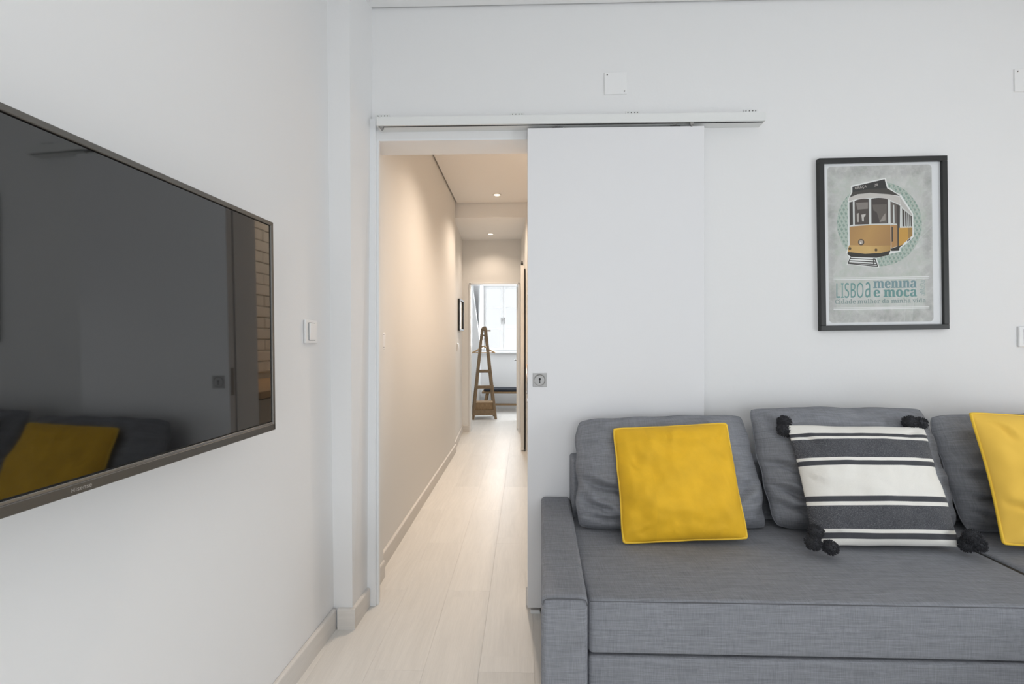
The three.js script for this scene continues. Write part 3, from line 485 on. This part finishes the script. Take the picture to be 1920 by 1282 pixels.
// ---------------------------------------------------------------- soft things
// cushion between four outline corners; creases are [s0,t0,s1,t1,width,depth] in -1..1
function cushionGeo(corners, tF, tB, o = {}) {
  const n = o.n ?? 56, [TL, TR, BR, BL] = corners, p = o.p ?? 2.4, q = o.q ?? 0.55, pos = [[], []], uvs = [[], []], idx = [];
  const N = TR.clone().sub(TL).add(BR).sub(BL).cross(TL.clone().sub(BL).add(TR).sub(BR)).normalize();
  const w = TL.distanceTo(TR) / 2 + BL.distanceTo(BR) / 2, h = TL.distanceTo(BL) / 2 + TR.distanceTo(BR) / 2, seed = o.seed ?? 1;
  const place = (s, t) => {   // outline point, edges bowed in between the corners
    const k = o.round ?? 0.05, ss = s * Math.sqrt(1 - k * t ** 8) * (1 + (o.ear ?? 0) * Math.abs(s * t) ** 6) * (1 - (o.pinchX ?? 0) * (1 - t * t)) + (o.wob ?? 0) * Math.abs(s) ** 3 * noise.noise(t * 2.2, s * 2, seed), tt = t * Math.sqrt(1 - k * s ** 8) * (1 - (o.pinchY ?? 0) * (1 - s * s)) + (o.wob ?? 0) * Math.abs(t) ** 3 * noise.noise(s * 2.2, t * 2, seed + 5);
    const u = (ss + 1) / 2, v = (tt + 1) / 2;
    return TL.clone().multiplyScalar((1 - u) * v).addScaledVector(TR, u * v).addScaledVector(BR, u * (1 - v)).addScaledVector(BL, (1 - u) * (1 - v));
  };
  for (let f = 0; f < 2; f++) for (let j = 0; j <= n; j++) for (let i = 0; i <= n; i++) {
    const s = Math.sin((i / n - 0.5) * Math.PI), t = Math.sin((j / n - 0.5) * Math.PI), b = place(s, t);
    const e = Math.max(0, 1 - Math.abs(s) ** p) ** q * Math.max(0, 1 - Math.abs(t) ** p) ** q;
    let z = f ? -tB * e : tF * e;
    if (!f) {
      const m = Math.min(1, e * 1.6);
      let dsp = (o.lump ?? 0) * noise.noise(s * 1.7, t * 1.7, seed) + (o.wrinkle ?? 0) * noise.noise(s * 5, t * 5, seed + 3);
      for (const [s0, t0, s1, t1, cw, cd] of o.creases ?? []) {
        const dx = s1 - s0, dy = t1 - t0, L2 = dx * dx + dy * dy, pr = Math.max(0, Math.min(1, ((s - s0) * dx + (t - t0) * dy) / L2));
        const wav = 0.05 * noise.noise(pr * 3, s0 * 5, t0 * 5), ds = s - s0 - dx * pr + wav, dt = t - t0 - dy * pr + wav, sgn = (dx * dt - dy * ds) / Math.sqrt(L2), dist = Math.hypot(ds, dt), fade = Math.sin(Math.PI * (0.12 + 0.76 * pr));
        dsp += -cd * fade * (Math.exp(-((dist / cw) ** 2)) - 0.8 * Math.exp(-(((sgn - cw * 1.6) / (cw * 1.2)) ** 2) - (Math.max(0, dist - Math.abs(sgn)) / cw) ** 2));
      }
      z += dsp * m;
    }
    b.addScaledVector(N, z); pos[f].push(b.x, b.y, b.z); uvs[f].push(o.unitUV ? (s + 1) / 2 : s * w / 2 + seed * 0.13, o.unitUV ? (t + 1) / 2 : t * h / 2 + seed * 0.07);
  }
  const geos = [0, 1].map((f) => {
    const id = []; for (let j = 0; j < n; j++) for (let i = 0; i < n; i++) { const a = j * (n + 1) + i, b = a + 1, c = a + n + 1, d = c + 1; f ? id.push(a, c, b, b, c, d) : id.push(a, b, c, b, d, c); }
    const g = new THREE.BufferGeometry(); g.setAttribute('position', new THREE.Float32BufferAttribute(pos[f], 3)); g.setAttribute('uv', new THREE.Float32BufferAttribute(uvs[f], 2)); g.setIndex(id); g.computeVertexNormals(); return g;
  });
  const g = mergeGeometries(geos); g.userData = { place, N }; return g;
}
function outlineTube(geo, r, n = 40) {
  const pts = [], L = (a, b) => { for (let i = 0; i < n; i++) { const k = Math.sin((i / n - 0.5) * Math.PI); pts.push(geo.userData.place(a[0] + (b[0] - a[0]) * (k + 1) / 2, a[1] + (b[1] - a[1]) * (k + 1) / 2)); } };
  L([-1, 1], [1, 1]); L([1, 1], [1, -1]); L([1, -1], [-1, -1]); L([-1, -1], [-1, 1]);
  return tube(pts, r, true, n * 8, 8);
}
// ---- sofa
{
  const o = base('sofa', 1.2, 0, 1.55, 'dark grey linen corner sofa bed with a chaise end along the wall', 'sofa');
  const off = new THREE.Vector3(-1.2, 0, 1.55), add = (name, g, m, par = o) => { if (par === o) g.translate(off.x, off.y, off.z); else g.translate(off.x, off.y, off.z); return part(par, name, g, m); };
  const soft = (x0, x1, y0, y1, d0, d1, r) => {   // upholstered block with rounded edges
    const g = new RoundedBoxGeometry(x1 - x0, y1 - y0, d1 - d0, 6, r); g.translate((x0 + x1) / 2, (y0 + y1) / 2, -(d0 + d1) / 2); return metreUV(g);
  };
  // arm: splayed slightly towards the back
  const shear = (g, k, dref) => { const p = g.attributes.position; for (let i = 0; i < p.count; i++) { const d = -p.getZ(i); p.setX(i, p.getX(i) + k * (d - dref)); p.setY(i, p.getY(i) + 0.024 * (d - dref) * Math.max(0, (p.getY(i) - 0.3) / 0.18)); } return g; };
  const arm = add('arm', shear(soft(0.044, 0.163, 0.03, 0.472, 1.148, 1.86, 0.016), 0.036, 1.15), M.linen);
  const armR = add('arm', soft(2.27, 2.39, 0.03, 0.472, 1.148, 1.86, 0.016), M.linen);
  add('seam', tube([V(0.0475, 0.452, 1.1475), V(0.052, 0.4655, 1.1475), V(0.075, 0.4685, 1.1475), V(0.135, 0.4685, 1.1475), V(0.156, 0.4655, 1.1475), V(0.1605, 0.452, 1.1475)], 0.0013, false, 40, 6), M.seam, arm);
  add('back_frame', soft(0.188, 2.30, 0.06, 0.665, 1.765, 1.885, 0.012), M.linen);
  // seat with a slightly crowned top
  const crown = (g, x0, x1, d0, d1, k) => { const p = g.attributes.position; for (let i = 0; i < p.count; i++) { const s = (p.getX(i) - x0) / (x1 - x0) * 2 - 1, t = (-p.getZ(i) - d0) / (d1 - d0) * 2 - 1, y = p.getY(i); if (y > 0.4) p.setY(i, y + k * Math.max(0, 1 - s * s) * Math.max(0, 1 - t * t) + 0.0025 * noise.noise(p.getX(i) * 6, 1, p.getZ(i) * 6)); else if (y < 0.31) p.setY(i, y + 0.010 * (Math.max(0, s) ** 2) * -0.3); } g.computeVertexNormals(); return g; };
  const fine = (x0, x1, y0, y1, d0, d1, r) => {   // as soft(), with a subdivided top so that it can be crowned
    const w = x1 - x0, h = y1 - y0, d = d1 - d0, g = new THREE.BoxGeometry(w, h, d, 80, 16, 48), p = g.attributes.position, v = new THREE.Vector3(), c = new THREE.Vector3();
    const sp = (a, half) => { const k = a / half; return half * Math.sign(k) * (1 - Math.max(0, 1 - Math.abs(k)) ** 1.6); };
    for (let i = 0; i < p.count; i++) { v.fromBufferAttribute(p, i); v.set(sp(v.x, w / 2), sp(v.y, h / 2), sp(v.z, d / 2)); c.set(THREE.MathUtils.clamp(v.x, -w / 2 + r, w / 2 - r), THREE.MathUtils.clamp(v.y, -h / 2 + r, h / 2 - r), THREE.MathUtils.clamp(v.z, -d / 2 + r, d / 2 - r)); const l = v.clone().sub(c); if (l.length() > r) l.setLength(r); v.copy(c).add(l); p.setXYZ(i, v.x, v.y, v.z); }
    g.computeVertexNormals();
    const nn = g.attributes.normal, uv = g.attributes.uv; for (let i = 0; i < p.count; i++) { const ax = Math.abs(nn.getX(i)), ay = Math.abs(nn.getY(i)), az = Math.abs(nn.getZ(i)); if (az >= ax && az >= ay) uv.setXY(i, p.getX(i), p.getY(i)); else if (ay >= ax) uv.setXY(i, p.getX(i), p.getZ(i) + 0.3); else uv.setXY(i, p.getZ(i), p.getY(i)); }
    g.translate((x0 + x1) / 2, (y0 + y1) / 2, -(d0 + d1) / 2); return g;
  };
  const seat = add('seat', crown(fine(0.171, 1.486, 0.291, 0.437, 1.2, 1.775, 0.014), 0.171, 1.486, 1.2, 1.775, 0.010), M.linen);
  add('seam', tube([V(0.176, 0.4315, 1.2035), V(0.5, 0.4325, 1.2025), V(1.0, 0.4325, 1.2025), V(1.482, 0.4315, 1.2035)], 0.0012, false, 40, 6), M.seam, seat);
  add('drawer_front', soft(0.172, 1.486, 0.03, 0.283, 1.204, 1.76, 0.010), M.linen);
  const chaise = add('chaise', crown(fine(1.499, 2.265, 0.291, 0.440, 0.42, 1.775, 0.016), 1.499, 2.265, 0.42, 1.775, 0.008), M.linen);
  add('chaise_base', soft(1.499, 2.265, 0.03, 0.283, 0.43, 1.76, 0.010), M.linen);
  add('gap_strip', slab(1.4868, 1.4985, 0.40, 0.4315, 1.21, 1.74), M.dark);
  add('inner_frame', slab(0.18, 2.26, 0.05, 0.40, 1.23, 1.76), M.seam);
  for (const [x, d] of [[0.10, 1.22], [0.10, 1.80], [2.2, 1.80], [2.2, 0.5], [1.56, 0.5]]) add('foot', new THREE.CylinderGeometry(0.02, 0.017, 0.035, 16).translate(x, 0.0175, -d), M.dark);
}
// ---- back cushions of the sofa
function backCushion(corners, label, opt) {
  const g = cushionGeo(corners, opt.tF ?? 0.095, 0.055, { p: 3.4, q: 0.52, lump: 0.03, wrinkle: 0.013, round: 0.10, wob: 0.048, n: 80, ...opt });
  const c = corners[0].clone().add(corners[1]).add(corners[2]).add(corners[3]).multiplyScalar(0.25), by = Math.min(corners[2].y, corners[3].y);
  const o = base('back_cushion', c.x, by, -c.z, label, 'cushion', 'grey back cushions of the sofa');
  const pl = g.userData.place; g.userData = {}; const tb = outlineTube({ userData: { place: pl } }, 0.0022);
  for (const q of [g, tb]) q.translate(-c.x, -by, -c.z);
  part(o, 'cover', g, M.linen); part(o, 'edge_seam', tb, M.linen);
}
backCushion([V(0.205, 0.818, 1.775), V(0.853, 0.842, 1.775), V(0.885, 0.447, 1.65), V(0.193, 0.440, 1.65)], 'grey back cushion behind the square yellow velvet pillow', { seed: 2, creases: [[-0.98, -0.1, -0.42, -0.5, 0.06, 0.027], [-0.95, -0.45, -0.55, -0.85, 0.05, 0.020], [-0.9, -0.75, -0.3, -0.92, 0.05, 0.017], [0.9, -0.2, 0.55, -0.55, 0.06, 0.017], [0.2, 0.95, 0.6, 0.7, 0.06, 0.010]] });
backCushion([V(0.868, 0.868, 1.770), V(1.535, 0.872, 1.770), V(1.553, 0.450, 1.65), V(0.905, 0.448, 1.65)], 'grey back cushion behind the striped pillow', { seed: 5, creases: [[-1, 0.1, -0.55, -0.12, 0.05, 0.024], [-0.98, -0.3, -0.62, -0.5, 0.05, 0.024], [-0.95, -0.6, -0.6, -0.8, 0.05, 0.020], [-0.95, 0.9, -0.8, 0.5, 0.06, 0.020]] });
backCushion([V(1.555, 0.842, 1.775), V(2.20, 0.848, 1.775), V(2.22, 0.445, 1.65), V(1.575, 0.445, 1.65)], 'grey back cushion behind the partly cropped yellow pillow', { seed: 9, creases: [[-0.95, 0.0, -0.45, -0.25, 0.06, 0.027], [-0.95, -0.4, -0.5, -0.55, 0.05, 0.020], [-0.95, -0.7, -0.4, -0.85, 0.05, 0.020]] });
// ---- pillows
function pillowThing(name, corners, mat, pipeMat, label, opt) {
  const g = cushionGeo(corners, opt.tF ?? 0.065, opt.tB ?? 0.05, opt), pl = g.userData.place, N = g.userData.N; g.userData = {};
  const c = corners[0].clone().add(corners[1]).add(corners[2]).add(corners[3]).multiplyScalar(0.25), by = Math.min(corners[2].y, corners[3].y);
  const o = base(name, c.x, by, -c.z, label, 'pillow'); g.translate(-c.x, -by, -c.z); part(o, 'cover', g, mat);
  if (pipeMat) { const t = outlineTube({ userData: { place: pl } }, opt.pipe ?? 0.0045); t.translate(-c.x, -by, -c.z); part(o, 'piping', t, pipeMat); }
  o.userData.place = undefined; delete o.userData.place; return { o, pl, N, c, by };
}
pillowThing('throw_pillow', [V(0.327, 0.806, 1.655), V(0.737, 0.829, 1.655), V(0.745, 0.470, 1.515), V(0.332, 0.449, 1.515)], M.velvet, M.velvetPipe, 'square mustard yellow velvet pillow with piped edges on the sofa', { seed: 4, tF: 0.085, tB: 0.045, p: 2.1, q: 0.52, pinchX: 0.026, pinchY: 0.018, round: 0.03, wob: 0.012, lump: 0.016, wrinkle: 0.007, n: 72,
  creases: [[-0.25, -0.97, -0.12, -0.72, 0.03, 0.006], [0.25, -0.98, 0.3, -0.8, 0.03, 0.005], [0.55, -0.97, 0.62, -0.78, 0.03, 0.005], [-0.8, -0.9, -0.55, -0.75, 0.035, 0.006], [-0.08, 0.98, -0.16, 0.6, 0.04, 0.007], [0.85, 0.9, 0.68, 0.66, 0.04, 0.006], [-0.9, 0.3, -0.7, 0.2, 0.04, 0.004]] });
pillowThing('throw_pillow', [V(1.566, 0.876, 1.62), V(2.0, 0.862, 1.60), V(1.99, 0.462, 1.46), V(1.54, 0.474, 1.485)], M.cotton, M.velvetPipe, 'yellow cotton pillow standing at the chaise end of the sofa', { seed: 14, tF: 0.07, tB: 0.05, p: 2.2, q: 0.55, pinchX: 0.05, pinchY: 0.02, round: 0.03, lump: 0.012, wrinkle: 0.006, creases: [[-0.95, -0.35, -0.6, -0.6, 0.05, 0.012], [-0.9, 0.85, -0.6, 0.6, 0.05, 0.010], [-0.8, -0.9, -0.6, -0.6, 0.05, 0.010]] });
{
  // woven stripes of the cover, with flecked broad dark bands
  const r = rng(42), st = [[0, .084, 0], [.084, .115, 1], [.115, .138, 0], [.138, .302, 2], [.302, .328, 0], [.328, .368, 1], [.368, .618, 0], [.618, .661, 1], [.661, .692, 0], [.692, .874, 2], [.874, .902, 0], [.902, .948, 1], [.948, 1.01, 0]];
  const N = 768, map = dataTex(N, N, (x, y) => {
    const v = 1 - (y + 0.5) / N + ((x >> 1) & 1 ? 0.0012 : -0.0012), k = st.find(([a, b]) => v >= a && v < b)?.[2] ?? 0, j = (r() - 0.5);
    if (k === 0) return [clamp(243 + j * 10), clamp(240 + j * 10), clamp(233 + j * 10)];
    if (k === 2 && r() < 0.13) return [150, 150, 153];
    return [clamp(72 + j * 14), clamp(73 + j * 14), clamp(78 + j * 14)];
  });
  const bump = dataTex(256, 256, (x, y) => { const v = 128 + ((x & 3) < 2 ? 40 : -40) + ((y & 1) ? 30 : -30); return [v, v, v]; }, false); bump.repeat.set(3, 3);
  const mat = P({ map, bumpMap: bump, bumpScale: 0.0006, roughness: 0.95, sheen: 0.2, sheenColor: lin(0.5, 0.5, 0.5) });
  const { o, pl, N: nn, c, by } = pillowThing('throw_pillow', [V(0.948, 0.826, 1.645), V(1.428, 0.823, 1.645), V(1.412, 0.460, 1.49), V(0.945, 0.458, 1.49)], mat, null, 'cream and charcoal striped pillow with dark pompoms at its corners', { seed: 21, tF: 0.08, tB: 0.05, p: 2.0, q: 0.55, pinchX: 0.035, pinchY: 0.02, round: 0.03, ear: 0.03, wob: 0.02, lump: 0.016, wrinkle: 0.007, unitUV: true, n: 72,
    creases: [[-1.0, 0.85, -0.66, 0.66, 0.05, 0.016], [0.98, 0.95, 0.66, 0.84, 0.05, 0.014], [-1, 0.1, -0.82, 0.02, 0.04, 0.008], [0.99, -0.78, 0.72, -0.86, 0.05, 0.014], [-0.85, -0.85, -0.6, -0.8, 0.05, 0.01]] });
  const pomGeo = (R, seed) => {
    const q = rng(seed), list = [new THREE.IcosahedronGeometry(R * 0.80, 3)];
    for (let i = 0; i < 420; i++) {
      const z = q() * 2 - 1, a = q() * 6.283, s = Math.sqrt(1 - z * z), dir = new THREE.Vector3(s * Math.cos(a), s * Math.sin(a), z), L = R * (0.42 + 0.18 * q());
      const g = new THREE.CylinderGeometry(0.0009, 0.0016, L, 4, 1); g.translate(0, L / 2 + R * 0.5, 0); g.applyQuaternion(new THREE.Quaternion().setFromUnitVectors(new THREE.Vector3(0, 1, 0), dir.add(new THREE.Vector3(q() - .5, q() - .5, q() - .5).multiplyScalar(0.35)).normalize())); list.push(g);
    }
    return merge(list);
  };
  const pg = [pomGeo(0.0235, 1), pomGeo(0.0245, 2)];
  const put = (x, y, d, k) => { const m = part(o, 'pompom', pg[k % 2], M.pompom, x - c.x, y - by, -d - c.z); m.rotation.set(k, k * 2, k * 3); };
  // bottom corner over the seat, three in front
  put(0.928, 0.522, 1.452, 0); put(0.912, 0.492, 1.44, 1); put(0.958, 0.482, 1.43, 2);
  // other bottom corner
  put(1.415, 0.510, 1.455, 3); put(1.438, 0.483, 1.46, 4); put(1.418, 0.476, 1.475, 5);
  // top corners, tucked behind
  put(0.937, 0.808, 1.648, 6); put(0.952, 0.832, 1.668, 7); put(0.962, 0.796, 1.672, 8);
  put(1.388, 0.836, 1.652, 9); put(1.422, 0.832, 1.650, 10); put(1.404, 0.822, 1.672, 11);
}
// ---------------------------------------------------------------- warm floor lamp beyond the chaise end
{
  const o = base('floor_lamp', 2.62, 0, 1.6, 'warm floor lamp with a pale shade beyond the chaise end', 'lamp');
  part(o, 'base', new THREE.CylinderGeometry(0.13, 0.14, 0.02, 32), M.frame, 0, 0.01, 0);
  part(o, 'pole', new THREE.CylinderGeometry(0.01, 0.01, 0.85, 12), M.frame, 0, 0.44, 0);
  part(o, 'lamp_shade', new THREE.CylinderGeometry(0.12, 0.16, 0.22, 40, 1, true), M.shade, 0, 0.93, 0);
  part(o, 'bulb', new THREE.SphereGeometry(0.03, 20, 14), M.lamp, 0, 0.92, 0);
  const l = new THREE.PointLight(lin(1, 0.66, 0.36), 0.5, 6, 2); l.position.set(0, 0.92, 0); l.castShadow = true; l.shadow.radius = 3; o.add(l);
}
renderer.render(scene, camera);
